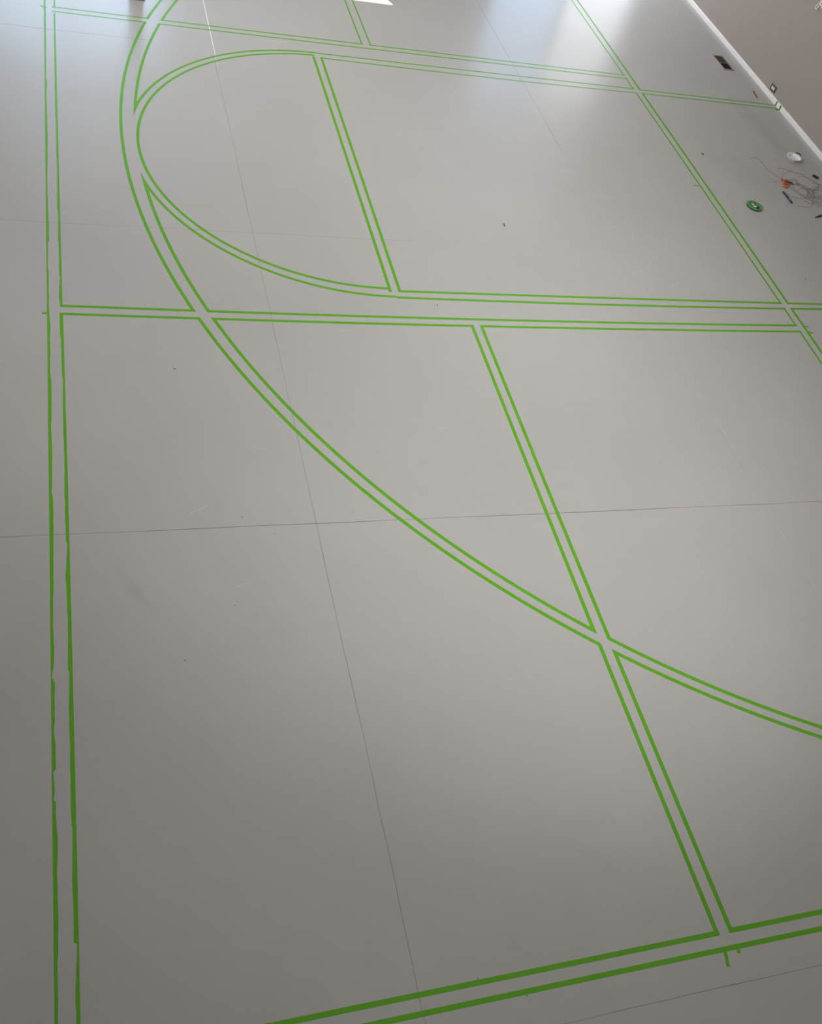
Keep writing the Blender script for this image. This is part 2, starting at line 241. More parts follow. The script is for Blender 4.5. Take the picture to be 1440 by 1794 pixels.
def glass_mat():
    m, N, L, P = new_mat('window_glass'); out = N['Material Output']
    tr = N.new('ShaderNodeBsdfTransparent'); gl = N.new('ShaderNodeBsdfGlossy'); gl.inputs['Roughness'].default_value = .02
    mx = N.new('ShaderNodeMixShader'); mx.inputs[0].default_value = .08
    L.new(tr.outputs[0], mx.inputs[1]); L.new(gl.outputs[0], mx.inputs[2]); L.new(mx.outputs[0], out.inputs['Surface'])
    return m
M['glass'] = glass_mat()

# ------------------------------------------------------------------ the room
XL_, XR_, YB, YF, ZC = -7.0, 7.745, -3.5, 12.75, 6.2
def struct(name, mb, mat, parent=None):
    o = mb.build(name, mat, parent); o['kind'] = 'structure'; return o
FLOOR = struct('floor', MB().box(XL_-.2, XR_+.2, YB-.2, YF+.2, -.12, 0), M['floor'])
struct('ceiling', MB().box(XL_-.2, XR_+.2, YB-.2, YF+.2, ZC, ZC+.15), M['ceil'])
struct('wall_right', MB().box(XR_, XR_+.2, YB-.2, YF+.2, 0, ZC), M['wall'])
struct('wall_left', MB().box(XL_-.2, XL_, YB-.2, YF+.2, 0, ZC), M['wall2'])
struct('wall_back', MB().box(XL_, XR_, YB-.2, YB, 0, ZC), M['wall2'])
# far wall with two glazed door openings and a high window between them
OPEN = [(-1.0, 1.21, 0, 2.06), (1.50, 2.481, 1.42, 2.25), (5.42, 7.62, 0, 2.12)]
wf = MB(); xs = XL_
for x0, x1, z0, z1 in OPEN:
    wf.box(xs, x0, YF, YF+.2, 0, ZC); wf.box(x0, x1, YF, YF+.2, z1, ZC)
    if z0 > 0: wf.box(x0, x1, YF, YF+.2, 0, z0)
    xs = x1
wf.box(xs, XR_, YF, YF+.2, 0, ZC)
struct('wall_front', wf, M['wall2'])
for i, (x0, x1, z0, z1) in enumerate(OPEN):
    nm = ('door_1', 'window_1', 'door_2')[i]; t = .05
    fr = MB(); fr.box(x0, x0+t, YF+.03, YF+.13, z0, z1); fr.box(x1-t, x1, YF+.03, YF+.13, z0, z1)
    fr.box(x0+t, x1-t, YF+.03, YF+.13, z1-t, z1)
    fr.box(x0+t, x1-t, YF+.03, YF+.13, z0, z0+t*.6)
    if i != 1: fr.box((x0+x1)/2-.03, (x0+x1)/2+.03, YF+.04, YF+.12, z0, z1)
    f = struct(nm, fr, M['white_trim'])
    g = MB().box(x0+t, x1-t, YF+.075, YF+.081, z0+t*.6, z1-t).build('pane', M['glass'], f)
# unseen slab added outside the right-hand doors to block the sun there
struct('added_sun_block_1', MB().box(4.6, 8.3, YF+.21, YF+3.0, 2.22, 2.34), M['wall2'])
# white baseboard of the right wall: face, rounded top, shoe against the floor
bb = MB()
prof = [(0, 0), (-.015, 0), (-.015, .041), (-.0125, .047), (-.006, .051), (0, .053)]
n = len(prof)
bb.add([(XR_+a, YB, z) for a, z in prof] + [(XR_+a, YF, z) for a, z in prof],
       [tuple(range(n)), tuple(range(n, 2*n))[::-1]] + [(i, (i+1) % n, (i+1) % n+n, i+n) for i in range(n)])
struct('baseboard_right', bb, M['white_trim'])

# pale scratches in the floor finish: part of the floor
sc = MB()
for k, P in enumerate(SCUFFS):
    P3 = spline([(x, y, 0) for x, y in P], 5); n = len(P3)
    for i in range(n-1):
        a, b = P3[i], P3[i+1]; t = (b-a).normalized(); nn = Vector((-t.y, t.x, 0))
        wa = .0008 + .0014*math.sin(math.pi*i/(n-1)); wb = .0008 + .0014*math.sin(math.pi*(i+1)/(n-1))
        sc.add([a-nn*wa+Vector((0, 0, .00006)), b-nn*wb+Vector((0, 0, .00006)), b+nn*wb+Vector((0, 0, .00006)), a+nn*wa+Vector((0, 0, .00006))], [(0, 1, 2, 3)])
so = sc.build('scratch_marks', M['scuff'], FLOOR); so['kind'] = 'stuff'

# ------------------------------------------------------------------ masking tape
CC, TC = (2.3081, 7.4516), (6.8182, 7.4533)
CURVE = {
 'FU': ('A', [0.00065625, -0.0064126, 9.59515], (-.05, 5.8)), 'FL': ('A', [0.00073627, -0.00558269, 9.512469], (-.05, 5.87)),
 'LU': ('A', [0.00251351, -0.0190973, 9.317221], (2.2, 5.87)), 'LL': ('A', [0.00739604, -0.0599532, 9.30075], (2.25, 5.87)),
 'WU': ('A', [-0.00242347, 9.297879], (5.9, 7.73)), 'WL': ('A', [0.00075033, 9.200541], (5.9, 7.73)),
 'NU': ('A', [0.00134850, -0.00594733, 5.689408], (2.3, 6.35)), 'NL': ('A', [0.0045402, -0.0316343, 5.655804], (2.3, 6.3)),
 'OU': ('A', [0.00331022, -0.01937639, 5.406319], (-.1, 5.87)), 'OL': ('A', [0.00301746, -0.01718962, 5.32519], (-.1, 5.87)),
 'DU': ('A', [-0.0002292, 0.00060126, .8532675], (.5, 3.6)), 'DL': ('A', [-0.00046326, 0.00185138, .7758239], (.9, 3.6)),
 'BL': ('B', [-0.00105762, 0.01831738, 5.7914365], (4.8, 11.5)), 'BR': ('B', [-0.00068499, 0.01343146, 5.8855012], (4.9, 11.5)),
 'FTl': ('B', [0.00501992, 2.2436781], (5.6, 9.3)), 'FTr': ('B', [0.00537649, 2.3177818], (5.6, 9.3)),
 'Ul': ('B', [0.006, 2.7968], (9.5, 11)), 'Ur': ('B', [0.004, 2.9066], (9.5, 11)),
 'Sl': ('B', [0.00155086, -0.01297801, 2.8597755], (.7, 5.4)), 'Sr': ('B', [0.00171615, -0.01496896, 2.9410569], (.7, 5.4)),
 'CO': ('C', [-0.00105974, 0.00161938, 0.00133186, -0.00246967, 0.00037972+1.8387276], (-1.48, 1.48)),
 'CI': ('C', [0.00199312, 0.00885007, -0.00794596, -0.00566573, 0.00279401+1.7680724], (-1.48, 1.48)),
 'TO': ('T', [-0.00115047, -0.0112818, 0.009102, 0.06962415, 0.04996713+6.3534269], (-1.115, .44)),
 'TI': ('T', [-0.00094104, -0.00052494, 0.01371856, 0.02451211, 0.01059946+6.2824903], (-1.115, .44)),
}
BAND = dict(FU=-1, FL=1, LU=-1, LL=1, WU=-1, WL=1, NU=-1, NL=1, OU=-1, OL=1, DU=-1, DL=1, BL=1, BR=-1, FTl=1, FTr=-1, Ul=1, Ur=-1, Sl=1, Sr=-1, CO=-1, CI=1, TO=-1, TI=1)
def pv(c, u):
    s = 0
    for k in c: s = s*u + k
    return s
def pe(key, u):
    fam, c, (a, b) = CURVE[key]; q = min(max(u, a), b); v = pv(c, q)
    if u != q and fam in 'AB':
        e = .05 if u > q else -.05
        v += (pv(c, q) - pv(c, q-e)) / e * (u-q)
    return v
def at(key, u, off):
    fam = CURVE[key][0]; v = pe(key, u) + off
    if fam == 'A': return (u, v)
    if fam == 'B': return (v, u)
    c = CC if fam == 'C' else TC
    return (c[0] - v*math.cos(u), c[1] + v*math.sin(u))
def dist(key, p):
    fam = CURVE[key][0]
    if fam == 'A': return p[1] - pe(key, p[0])
    if fam == 'B': return p[0] - pe(key, p[1])
    c = CC if fam == 'C' else TC
    dx, dy = c[0]-p[0], p[1]-c[1]
    return math.hypot(dx, dy) - pe(key, math.atan2(dy, dx))
def cut(key, off, spec):
    """parameter at which one edge of a strip reaches the crossing strip's inner edge"""
    if not isinstance(spec, tuple): return spec
    other, guess = spec; tgt = BAND[other]*W/2
    g = lambda u: dist(other, at(key, u, off)) - tgt
    best = None; span = .45; N_ = 180
    us = [guess - span + 2*span*i/N_ for i in range(N_+1)]; gs = [g(u) for u in us]
    for i in range(N_):
        if gs[i]*gs[i+1] <= 0:
            a, b = us[i], us[i+1]; ga = gs[i]
            for _ in range(40):
                m_ = (a+b)/2; gm = g(m_)
                if ga*gm <= 0: b = m_
                else: a, ga = m_, gm
            if best is None or abs(a-guess) < abs(best-guess): best = a
    if best is None: print('NO CUT', key, spec); return guess
    return best
HEIGHT = {'A': .00030, 'B': .00045, 'C': .00060, 'T': .00075}
GROUP = 'green masking tape strips on the floor'
def ribbon(La, Lb, z):
    """solid strip between two edge polylines of equal length"""
    n = len(La); vs = []
    for a, b in zip(La, Lb): vs += [(a[0], a[1], .00004), (b[0], b[1], .00004), (b[0], b[1], z), (a[0], a[1], z)]
    fs = []
    for i in range(n-1):
        p, q = 4*i, 4*i+4
        fs += [(p+3, q+3, q+2, p+2), (p, p+1, q+1, q), (p, q, q+3, p+3), (p+1, p+2, q+2, q+1)]
    fs += [(0, 3, 2, 1), (4*n-4, 4*n-3, 4*n-2, 4*n-1)]
    return vs, fs
def strip(key, s, e, label, w=W):
    fam = CURVE[key][0]
    a0, a1 = cut(key, -w/2, s), cut(key, -w/2, e); b0, b1 = cut(key, w/2, s), cut(key, w/2, e)
    n = 14 if fam in 'AB' else max(10, int(abs(a1-a0)*(60 if fam == 'T' else 40)))
    La = [at(key, a0 + (a1-a0)*i/n, -w/2) for i in range(n+1)]
    Lb = [at(key, b0 + (b1-b0)*i/n, w/2) for i in range(n+1)]
    o = link('masking_tape_strip', *ribbon(La, Lb, HEIGHT[fam]), M['tape'])
    return tag(o, label, 'tape', GROUP)
SX = -.090
FARY = 12.6
# far double line across the top of the court
strip('FU', SX, ('TO', .87), 'green tape, upper edge of the far cross line, left of the big arc', w=.019)
strip('FU', ('TI', .95), ('Ul', 2.86), 'green tape, upper edge of the far cross line, from big arc to far upright pair', w=.019)
strip('FU', ('Ur', 2.95), ('BL', 5.79), 'green tape, upper edge of the far cross line, right of the far upright pair', w=.019)
strip('FL', SX, ('TO', .9), 'green tape, lower edge of the far cross line, left of the big arc', w=.019)
strip('FL', ('TI', .97), ('BL', 5.8), 'long green tape, lower edge of the far cross line, right of the big arc', w=.019)
# upper lane line, tangent to the small arc
strip('LU', 2.308, ('BL', 5.8), 'faint green tape, upper edge of the lane line running right from the small arc top', w=.019)
strip('LL', ('FTr', 2.37), ('BL', 5.8), 'faint green tape, lower edge of the lane line running right from the small arc top', w=.019)
strip('WU', ('BR', 5.92), 7.729, 'upper green tape of the pair running to the white baseboard', w=.019)
strip('WL', ('BR', 5.92), 7.729, 'lower green tape of the pair running to the white baseboard', w=.019)
# lower lane line
strip('NU', ('FTr', 2.35), ('BL', 5.84), 'green tape, upper edge of the middle lane line, right of the slanting free throw pair')
strip('NU', ('BR', 5.93), 7.3, 'upper short green tape leaving the right picture edge below the string tangle')
strip('NL', 2.308, ('BL', 5.84), 'green tape, lower edge of the middle lane line, running right from the small arc')
strip('NL', ('BR', 5.93), 7.3, 'lower short green tape leaving the right picture edge below the string tangle')
# near cross line
strip('OU', SX, ('TO', .86), 'short green tape, upper edge of the middle cross line, between left line and big arc')
strip('OU', ('TI', .93), ('BL', 5.84), 'long green tape, upper edge of the middle cross line, right of the big arc')
strip('OL', SX, ('TO', .88), 'short green tape, lower edge of the middle cross line, between left line and big arc')
strip('OL', ('TI', .95), ('Sl', 2.84), 'green tape, lower edge of the middle cross line, from big arc to long slanting pair')
strip('OL', ('Sr', 2.92), ('BL', 5.84), 'green tape, lower edge of the middle cross line, right of the long slanting pair')
# bottom line
strip('DU', -.3, ('Sl', 2.85), 'green tape, upper edge of the bottom line, left of the long slanting pair')
strip('DU', ('Sr', 2.93), 5.9, 'green tape, upper edge of the bottom line, right of the long slanting pair')
strip('DL', -.3, 5.98, 'long green tape, lowest strip along the bottom edge of the picture')
# right base line
strip('BL', ('FU', 9.58), FARY, 'thin green tape, left one of the top right pair above the far cross line', w=.0180)
strip('BL', ('LU', 9.3), ('FL', 9.5), 'very short green tape bridging far cross line and lane line at the right', w=.0180)
strip('BL', ('NU', 5.69), ('LL', 9.2), 'green tape, left one of the right slanting pair between the two lane lines', w=.0180)
strip('BL', ('OU', 5.4), ('NL', 5.62), 'very short green tape closing the right end between lane line and middle cross line', w=.0180)
strip('BL', .86, ('OL', 5.32), 'green tape, left one of the pair leaving the right edge below the middle cross line', w=.0180)
strip('BR', ('WU', 9.28), FARY, 'thin green tape, right one of the top right pair above the baseboard pair', w=.0258)
strip('BR', ('NU', 5.69), ('WL', 9.2), 'green tape, right one of the right slanting pair between the two lane lines', w=.0258)
strip('BR', .80, ('NL', 5.62), 'green tape, right one of the pair leaving the right edge below the middle lane line', w=.0258)
# free throw pair, far upright pair, long slanting pair
strip('FTl', ('NU', 5.69), ('LL', 9.2), 'left green tape of the free throw pair closing the small arc')
strip('FTr', ('NU', 5.69), ('LL', 9.2), 'right green tape of the free throw pair closing the small arc')
strip('Ul', ('FU', 9.58), FARY, 'left green tape of the far upright pair below the sun patch', w=.0160)
strip('Ur', ('FU', 9.58), FARY, 'right green tape of the far upright pair below the sun patch', w=.0160)
strip('Sl', ('TI', 2.6), ('OL', 5.3), 'left green tape of the long slanting pair, above the big arc')
strip('Sr', ('TI', 2.5), ('OL', 5.3), 'right green tape of the long slanting pair, above the big arc')
strip('Sl', ('DU', .85), ('TO', 2.5), 'left green tape of the long slanting pair, below the big arc')
strip('Sr', ('DU', .85), ('TO', 2.45), 'right green tape of the long slanting pair, below the big arc')
# small half circle
strip('CO', ('TI', .36), math.pi/2, 'curved green tape, outer edge of the small arc, upper half')
strip('CO', -math.pi/2, ('TI', -.28), 'curved green tape, outer edge of the small arc, lower half')
strip('CI', ('FTl', -1.56), ('FTl', 1.56), 'curved green tape, whole inner edge of the small arc')
# big arc
strip('TO', ('FU', .345), .80, 'curved green tape, outer edge of the big arc, at the top picture edge')
strip('TO', ('OU', -.334), ('FL', .33), 'curved green tape, outer edge of the big arc, bulging left beside the small arc')
strip('TO', ('Sl', -.893), ('OL', -.345), 'long curved green tape, outer edge of the big arc, below the middle cross line')
strip('TO', -1.45, ('Sr', -.90), 'curved green tape, outer edge of the big arc, leaving the right edge low down')
strip('TI', ('FU', .345), .80, 'curved green tape, inner edge of the big arc, at the top picture edge')
strip('TI', ('CO', .115), ('FL', .33), 'curved green tape, inner edge of the big arc, above its touch with the small arc')
strip('TI', ('OU', -.334), ('CO', -.075), 'curved green tape, inner edge of the big arc, below its touch with the small arc')
strip('TI', ('Sl', -.893), ('OL', -.345), 'long curved green tape, inner edge of the big arc, below the middle cross line')
strip('TI', -1.45, ('Sr', -.90), 'curved green tape, inner edge of the big arc, leaving the right edge low down')

# the long left line: torn tape with ragged inner edges
def smooth_edge(L):
    """the straight factory edge of the tape: least-squares parabola x(y)"""
    ys = [p[1] for p in L]; m_ = sum(ys)/len(ys)
    S = [sum((y-m_)**k for y in ys) for k in range(5)]; Tt = [sum(p[0]*(p[1]-m_)**k for p in L) for k in range(3)]
    A = Matrix(((S[0], S[1], S[2]), (S[1], S[2], S[3]), (S[2], S[3], S[4])))
    c = A.inverted() @ Vector(Tt)
    return [(c[0]+c[1]*(y-m_)+c[2]*(y-m_)**2, y) for y in ys]
def torn(data, side, label, up_to=None, down_to=None):
    La, Lb = [list(q) for q in data]
    if len(La) > 3:
        if side == 'L': La = smooth_edge(La)
        else: Lb = smooth_edge(Lb)
    # fray the torn side between the measured points
    fr = random.Random(len(La)); A2, B2 = [], []
    for i in range(len(La)-1):
        gap = abs(La[i+1][1]-La[i][1]); n = max(1, min(7, int(gap/.03)))
        for k in range(n):
            t = k/n; jit = fr.uniform(-.0013, .0013) if k else 0
            a = (La[i][0]+(La[i+1][0]-La[i][0])*t, La[i][1]+(La[i+1][1]-La[i][1])*t)
            c = (Lb[i][0]+(Lb[i+1][0]-Lb[i][0])*t, Lb[i][1]+(Lb[i+1][1]-Lb[i][1])*t)
            if side == 'L': c = (c[0]+jit, c[1])
            else: a = (a[0]+jit, a[1])
            A2.append(a); B2.append(c)
    La, Lb = A2 + [La[-1]], B2 + [Lb[-1]]
    if up_to: La.insert(0, (La[0][0], up_to)); Lb.insert(0, (Lb[0][0], up_to))
    if down_to: La.append((La[-1][0], down_to)); Lb.append((Lb[-1][0], down_to))
    o = link('masking_tape_strip', *ribbon(La, Lb, .00045), M['tape'])
    return tag(o, label, 'tape', GROUP)
torn(RAG_LEFT, 'L', 'very long green tape with torn edge, left one of the left line', up_to=12.6, down_to=-1.2)
torn(RAG_RIGHT_TOP, 'R', 'green tape at the top left corner, right one of the left line pair', up_to=12.6)
torn(RAG_RIGHT_MID, 'R', 'ragged green tape, right one of the left line between far and middle cross lines')
torn(RAG_RIGHT_LOW, 'R', 'ragged green tape, right one of the left line below the middle cross line', down_to=-1.2)

# loose tape ends sticking out past the lines
def tab(a, b, w, label, z=.0009, mat='tape'):
    a, b = Vector((*a, 0)), Vector((*b, 0)); t = (b-a).normalized(); nn = Vector((-t.y, t.x, 0))
    La, Lb = [], []
    jag = [0, .0015, -.001, .001, 0]
    for i in range(5):
        p = a + (b-a)*i/4
        La.append((p-nn*(w/2+jag[i]*.5))[:2]); Lb.append((p+nn*(w/2-jag[i]*.5))[:2])
    o = link('tape_tail', *ribbon(La, Lb, z), M[mat]); return tag(o, label, 'tape', 'loose tape tails')
tab((-.188, 9.590), (-.140, 9.566), .022, 'tiny tape tail sticking out left of the left line near the top left corner')
tab((-.206, 5.329), (-.170, 5.3275), .018, 'tiny tape tail sticking out left of the left line at the middle cross line')
tab((5.786, 7.4690), (5.868, 7.4686), .016, 'thin tape tail sticking out left of the right slanting pair, above the middle')
tab((5.930, 5.4065), (5.980, 5.3915), .020, 'upper of two dark tape tails right of the base line at the middle cross line')
tab((5.932, 5.3300), (5.986, 5.3120), .020, 'lower of two dark tape tails right of the base line at the middle cross line')
tab((2.856, .780), (2.8405, .700), .0175, 'longer tape tail hanging below the bottom line at the slanting pair')
tab((2.932, .776), (2.9235, .747), .0160, 'shorter tape tail hanging below the bottom line at the slanting pair')
tab((1.792, .772), (1.803, .757), .006, 'tiny green tape scrap below the bottom line, left of the slanting pair')
# tape ends folded up onto the baseboard
def fold(y0, y1, zt, run, label):
    x = 7.7300
    pts = [(x-run, .0011), (x-.0035, .0011), (x-.0012, .004), (x-.0012, .039), (x+.0012, .0455), (x+.0050, zt)]
    mb = MB(); m_ = len(pts); th = .0006
    A = [(px, y0+.004*math.sin(i*2.1), pz) for i, (px, pz) in enumerate(pts)]
    B = [(px, y1+.003*math.sin(i*1.7+1), pz) for i, (px, pz) in enumerate(pts)]
    vs = []
    for a, b in zip(A, B): vs += [a, b, (b[0]-th, b[1], b[2]+th), (a[0]-th, a[1], a[2]+th)]
    fs = []
    for i in range(m_-1):
        p, q = 4*i, 4*i+4
        fs += [(p+3, q+3, q+2, p+2), (p, p+1, q+1, q), (p, q, q+3, p+3), (p+1, p+2, q+2, q+1)]
    fs += [(0, 3, 2, 1), (4*m_-4, 4*m_-3, 4*m_-2, 4*m_-1)]
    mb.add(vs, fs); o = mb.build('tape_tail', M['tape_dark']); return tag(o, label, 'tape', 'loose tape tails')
fold(9.258, 9.282, .0500, .006, 'dark green tape end folded up the white baseboard, upper one of two')
fold(9.162, 9.188, .0500, .045, 'dark green tape end folded up the white baseboard, lower one of two')

# ------------------------------------------------------------------ floor register
t = empty('floor_vent', (7.4655, 10.178, 0), 'tan floor vent with dark openings lying along the right wall', 'vent')
a, b, e = .071, .167, .013
f = MB()
f.add(*[([(-a-.006,-b-.006,0),(a+.006,-b-.006,0),(a+.006,b+.006,0),(-a-.006,b+.006,0),(-a,-b,.008),(a,-b,.008),(a,b,.008),(-a,b,.008),
          (-a+e,-b+e,.008),(a-e,-b+e,.008),(a-e,b-e,.008),(-a+e,b-e,.008),(-a+e,-b+e,.001),(a-e,-b+e,.001),(a-e,b-e,.001),(-a+e,b-e,.001)],
         [(0,1,5,4),(1,2,6,5),(2,3,7,6),(3,0,4,7),(4,5,9,8),(5,6,10,9),(6,7,11,10),(7,4,8,11),(8,9,13,12),(9,10,14,13),(10,11,15,14),(11,8,12,15),(3,2,1,0)])][0])
f.build('frame', M['vent_frame'], t)
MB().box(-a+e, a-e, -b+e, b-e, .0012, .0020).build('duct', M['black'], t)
MB().box(-a+e, a-e, -.012, -.006, .002, .0078).build('divider', M['vent_frame'], t)
lv = MB()
for k in range(9):
    y = .004 + k*.0172
    lv.add([(-a+e, y, .0022), (a-e, y, .0022), (a-e, y+.0165, .0052), (-a+e, y+.0165, .0052), (-a+e, y, .0016), (a-e, y, .0016), (a-e, y+.0165, .0046), (-a+e, y+.0165, .0046)],
           [(0,1,2,3),(7,6,5,4),(0,4,5,1),(1,5,6,2),(2,6,7,3),(3,7,4,0)])
lv.build('louvre', M['vent_brown'], t)

# ------------------------------------------------------------------ wall outlet just above the baseboard
t = empty('wall_outlet', (XR_, 9.461, .1067), 'dark wall outlet plate with two white sockets above the baseboard', 'outlet')
MB().box(-.0065, 0, -.058, .058, -.035, .035, .002).build('cover_plate', M['plate'], t)
for yy in (.0190, -.0160):
    s = MB(); pts = []
    for k in range(20):
        q = 2*math.pi*k/20; pts.append((max(-.0165, min(.0165, .0205*math.cos(q))), .0165*math.sin(q)))
    s.prism(pts, 0, .0022); s.xform(Matrix.Translation((-.0065, yy, 0)) @ Matrix.Rotation(-math.pi/2, 4, 'Y') @ Matrix.Scale(.82, 4, (0, 1, 0)))
    so = s.build('socket', M['ivory'], t)
    sl = MB()
    for dz in (-.005, .005): sl.box(-.0092, -.0086, yy-.0005, yy+.0005, dz-.0025, dz+.0025)
    sl.build('slot', M['lead'], so)
MB().lathe([(.0026, 0), (.0026, .0012), (.0012, .0018)], 12).xform(Matrix.Translation((-.0065, .0015, 0)) @ Matrix.Rotation(-math.pi/2, 4, 'Y')).build('screw', M['ivory'], t)

# ------------------------------------------------------------------ things lying by the right wall
# round green lid with a black and white emblem
lc = (6.3475, 7.168)
t = empty('round_lid', (*lc, 0), 'round green plastic lid with black and white emblem', 'lid')
MB().lathe([(0.0, 0), (.076, 0), (.0795, .003), (.0795, .016), (.077, .020), (.073, .0205), (.069, .0185), (.0, .0185)], 56).build('cap', M['green'], t, True)
MB().lathe([(.0798, .0), (.0808, .001), (.0808, .0135), (.0798, .0145)], 56).build('rim', M['green_dark'], t, True)
for nm, key, mt, z in (('emblem_ground', 'EMBLEM_B1', 'emb_black', .0189), ('emblem_ground', 'EMBLEM_B2', 'emb_black', .0190), ('emblem_mark', 'EMBLEM_W1', 'emb_white', .0193), ('emblem_mark', 'EMBLEM_W2', 'emb_white', .0193)):
    MB().prism([(x-lc[0], y-lc[1]) for x, y in EMB[key]], .0180, z).build(nm, M[mt], t)
# eight sided white tray
t = empty('plastic_tray', (7.345, 8.135, 0), 'small white eight-sided plastic tray near the baseboard', 'tray', .35)
MB().lathe([(0, 0), (.060, 0), (.064, .002), (.079, .025), (.086, .0265), (.086, .029), (.078, .029), (.0755, .0275), (.062, .0045), (0, .0040)], 8).build('shell', M['tray'], t)
MB().lathe([(0, .0042), (.059, .0042), (.0595, .0048), (0, .0052)], 40).build('base_disc', M['tray'], t)
# bent black nail behind the tray
tag(MB().tube(spline([(7.455, 8.262, .004), (7.478, 8.252, .004), (7.492, 8.242, .005), (7.492, 8.225, .004), (7.488, 8.205, .003)], 4), .0042, 6).build('bent_nail', M['blackp']),
    'tiny bent black nail just behind the white tray', 'nail')
# tangle of thin grey string
sm = MB()
for i, P in enumerate(STRING_PATHS):
    sm.tube(spline([(x, y, .003 + .003*((k*7+i*3) % 4)/3) for k, (x, y) in enumerate(P)], 5), .0014, 5)
rs = random.Random(3)
for i in range(7):
    cx_, cy_ = 7.17 + rs.uniform(-.10, .18), 7.50 + rs.uniform(-.2, .2); r1, r2, ph = rs.uniform(.08, .2), rs.uniform(.05, .14), rs.uniform(0, 3)
    P = []
    for k in range(10):
        q = ph + k*.62; u, v = r1*math.cos(q), r2*math.sin(q)
        P.append((cx_+u*math.cos(ph)-v*math.sin(ph), cy_+u*math.sin(ph)+v*math.cos(ph), .003 + .006*rs.random()))
    sm.tube(spline(P, 4), .0012, 5)
tag(sm.build('string_tangle', M['string']), 'loose tangle of thin grey string spread at the right picture edge', 'string')
# orange line winder at the start of the string
t = empty('line_winder', (6.951, 7.615, 0), 'small orange plastic line winder with a crossbar, tied to the grey string', 'winder', math.atan2(7.5342-7.6713, 6.9132-6.9669))
MB().prism([(-.070, -.019), (-.048, -.024), (.0, -.020), (.045, -.015), (.078, -.008), (.080, .006), (.045, .014), (.0, .020), (-.048, .022), (-.070, .019)], 0, .018).build('body', M['orange'], t)
MB().box(-.055, .035, -.006, .006, .0175, .0225, .002).build('rib', M['orange_dark'], t)
MB().box(-.072, -.052, -.030, .095, .004, .016, .003).build('crossbar', M['orange_dark'], t)
MB().lathe([(0, .018), (.012, .018), (.012, .025), (.008, .027), (0, .027)], 16, -.048, .020).build('knob', M['orange_dark'], t, True)
MB().tube([(.062, -.036, .006), (.062, -.012, .006), (.064, .014, .006), (.060, .030, .006)], .0022, 6).build('wire', M['orange_dark'], t)
# navy marker
t = empty('marker_pen', (6.851, 7.370, .009), 'navy blue marker pen lying between string tangle and green lid', 'pen', math.atan2(7.2724-7.4673, 6.8529-6.8485))
ROT = Matrix.Rotation(math.pi/2, 4, 'Y')
MB().lathe([(0, -.098), (.007, -.098), (.0085, -.095), (.0088, .022), (0, .022)], 16).xform(ROT).build('barrel', M['navy'], t, True)
MB().lathe([(0, .021), (.0094, .021), (.0092, .086), (.0078, .096), (0, .098)], 16).xform(ROT).build('cap', M['navy'], t, True)
# red carpenter's pencil
t = empty('carpenter_pencil', (7.5595, 9.469, .004), 'dull red flat pencil lying by the baseboard below the outlet', 'pencil', math.atan2(9.3856-9.5536, 7.5457-7.5738))
MB().box(-.086, .070, -.0068, .0068, -.004, .004, .0015).build('shaft', M['redwood'], t)
MB().add([(.070, -.006, -.0035), (.070, .006, -.0035), (.070, .006, .0035), (.070, -.006, .0035), (.084, -.002, -.001), (.084, .002, -.001), (.084, .002, .001), (.084, -.002, .001)],
         [(0,1,2,3), (7,6,5,4), (0,4,5,1), (1,5,6,2), (2,6,7,3), (3,7,4,0)]).build('tip', M['bare'], t)
# black block
t = empty('plastic_clip', (7.449, 7.801, 0), 'small black plastic clip beyond the string tangle at the right edge', 'clip', math.atan2(7.7821-7.8203, 7.4642-7.4346))
MB().box(-.032, .030, -.014, .014, 0, .016, .003).build('body', M['blackp'], t)
MB().box(-.040, -.028, -.010, .010, .002, .010, .002).build('tongue', M['blackp'], t)
# pliers, handles leaving the frame
t = empty('pliers', (7.09, 7.083, 0), 'dark steel pliers at the right picture edge below the string tangle', 'pliers', math.atan2(7.0981-7.0424, 7.1241-6.9871))
for s in (1, -1):
    MB().prism([(-.105, s*.0015), (-.060, s*.003), (-.010, s*.004), (.012, s*.002), (.012, s*.014), (-.010, s*.016), (-.060, s*.010), (-.105, s*.005)][::s], .004, .014).build('jaw', M['steel'], t)
    MB().tube(spline([(.004, -s*.004, .009), (.04, -s*.018, .009), (.09, -s*.026, .009), (.15, -s*.022, .009)], 4), .0058, 8).build('handle', M['blackp'], t)
MB().lathe([(0, .002), (.013, .002), (.013, .016), (.010, .0175), (0, .0175)], 20).build('pivot', M['steel'], t, True)
t.scale = (.85, .6, .8)
# white cable looped on the wall
cm = MB()
for i, P in enumerate(CABLE_PATHS):
    cm.tube(spline([(XR_-.012-.008*((k+i) % 3)/2, y, z) for k, (y, z) in enumerate(P)], 5),   .0062 if i != 1 else .0075, 7)
tag(cm.build('white_cable', M['cable']), 'white cable loop hanging on the wall at the top right corner', 'cable')
# upright post near the far doors
t = empty('floor_post', (.676, 9.985, 0), 'dark grey upright post standing at the top left by the bright doors', 'post')
MB().box(-.079, .079, -.055, .055, 0, .012, .003).build('foot_plate', M['post'], t)
MB().box(-.066, .066, -.045, .045, .012, 1.10, .004).build('shaft', M['post'], t)

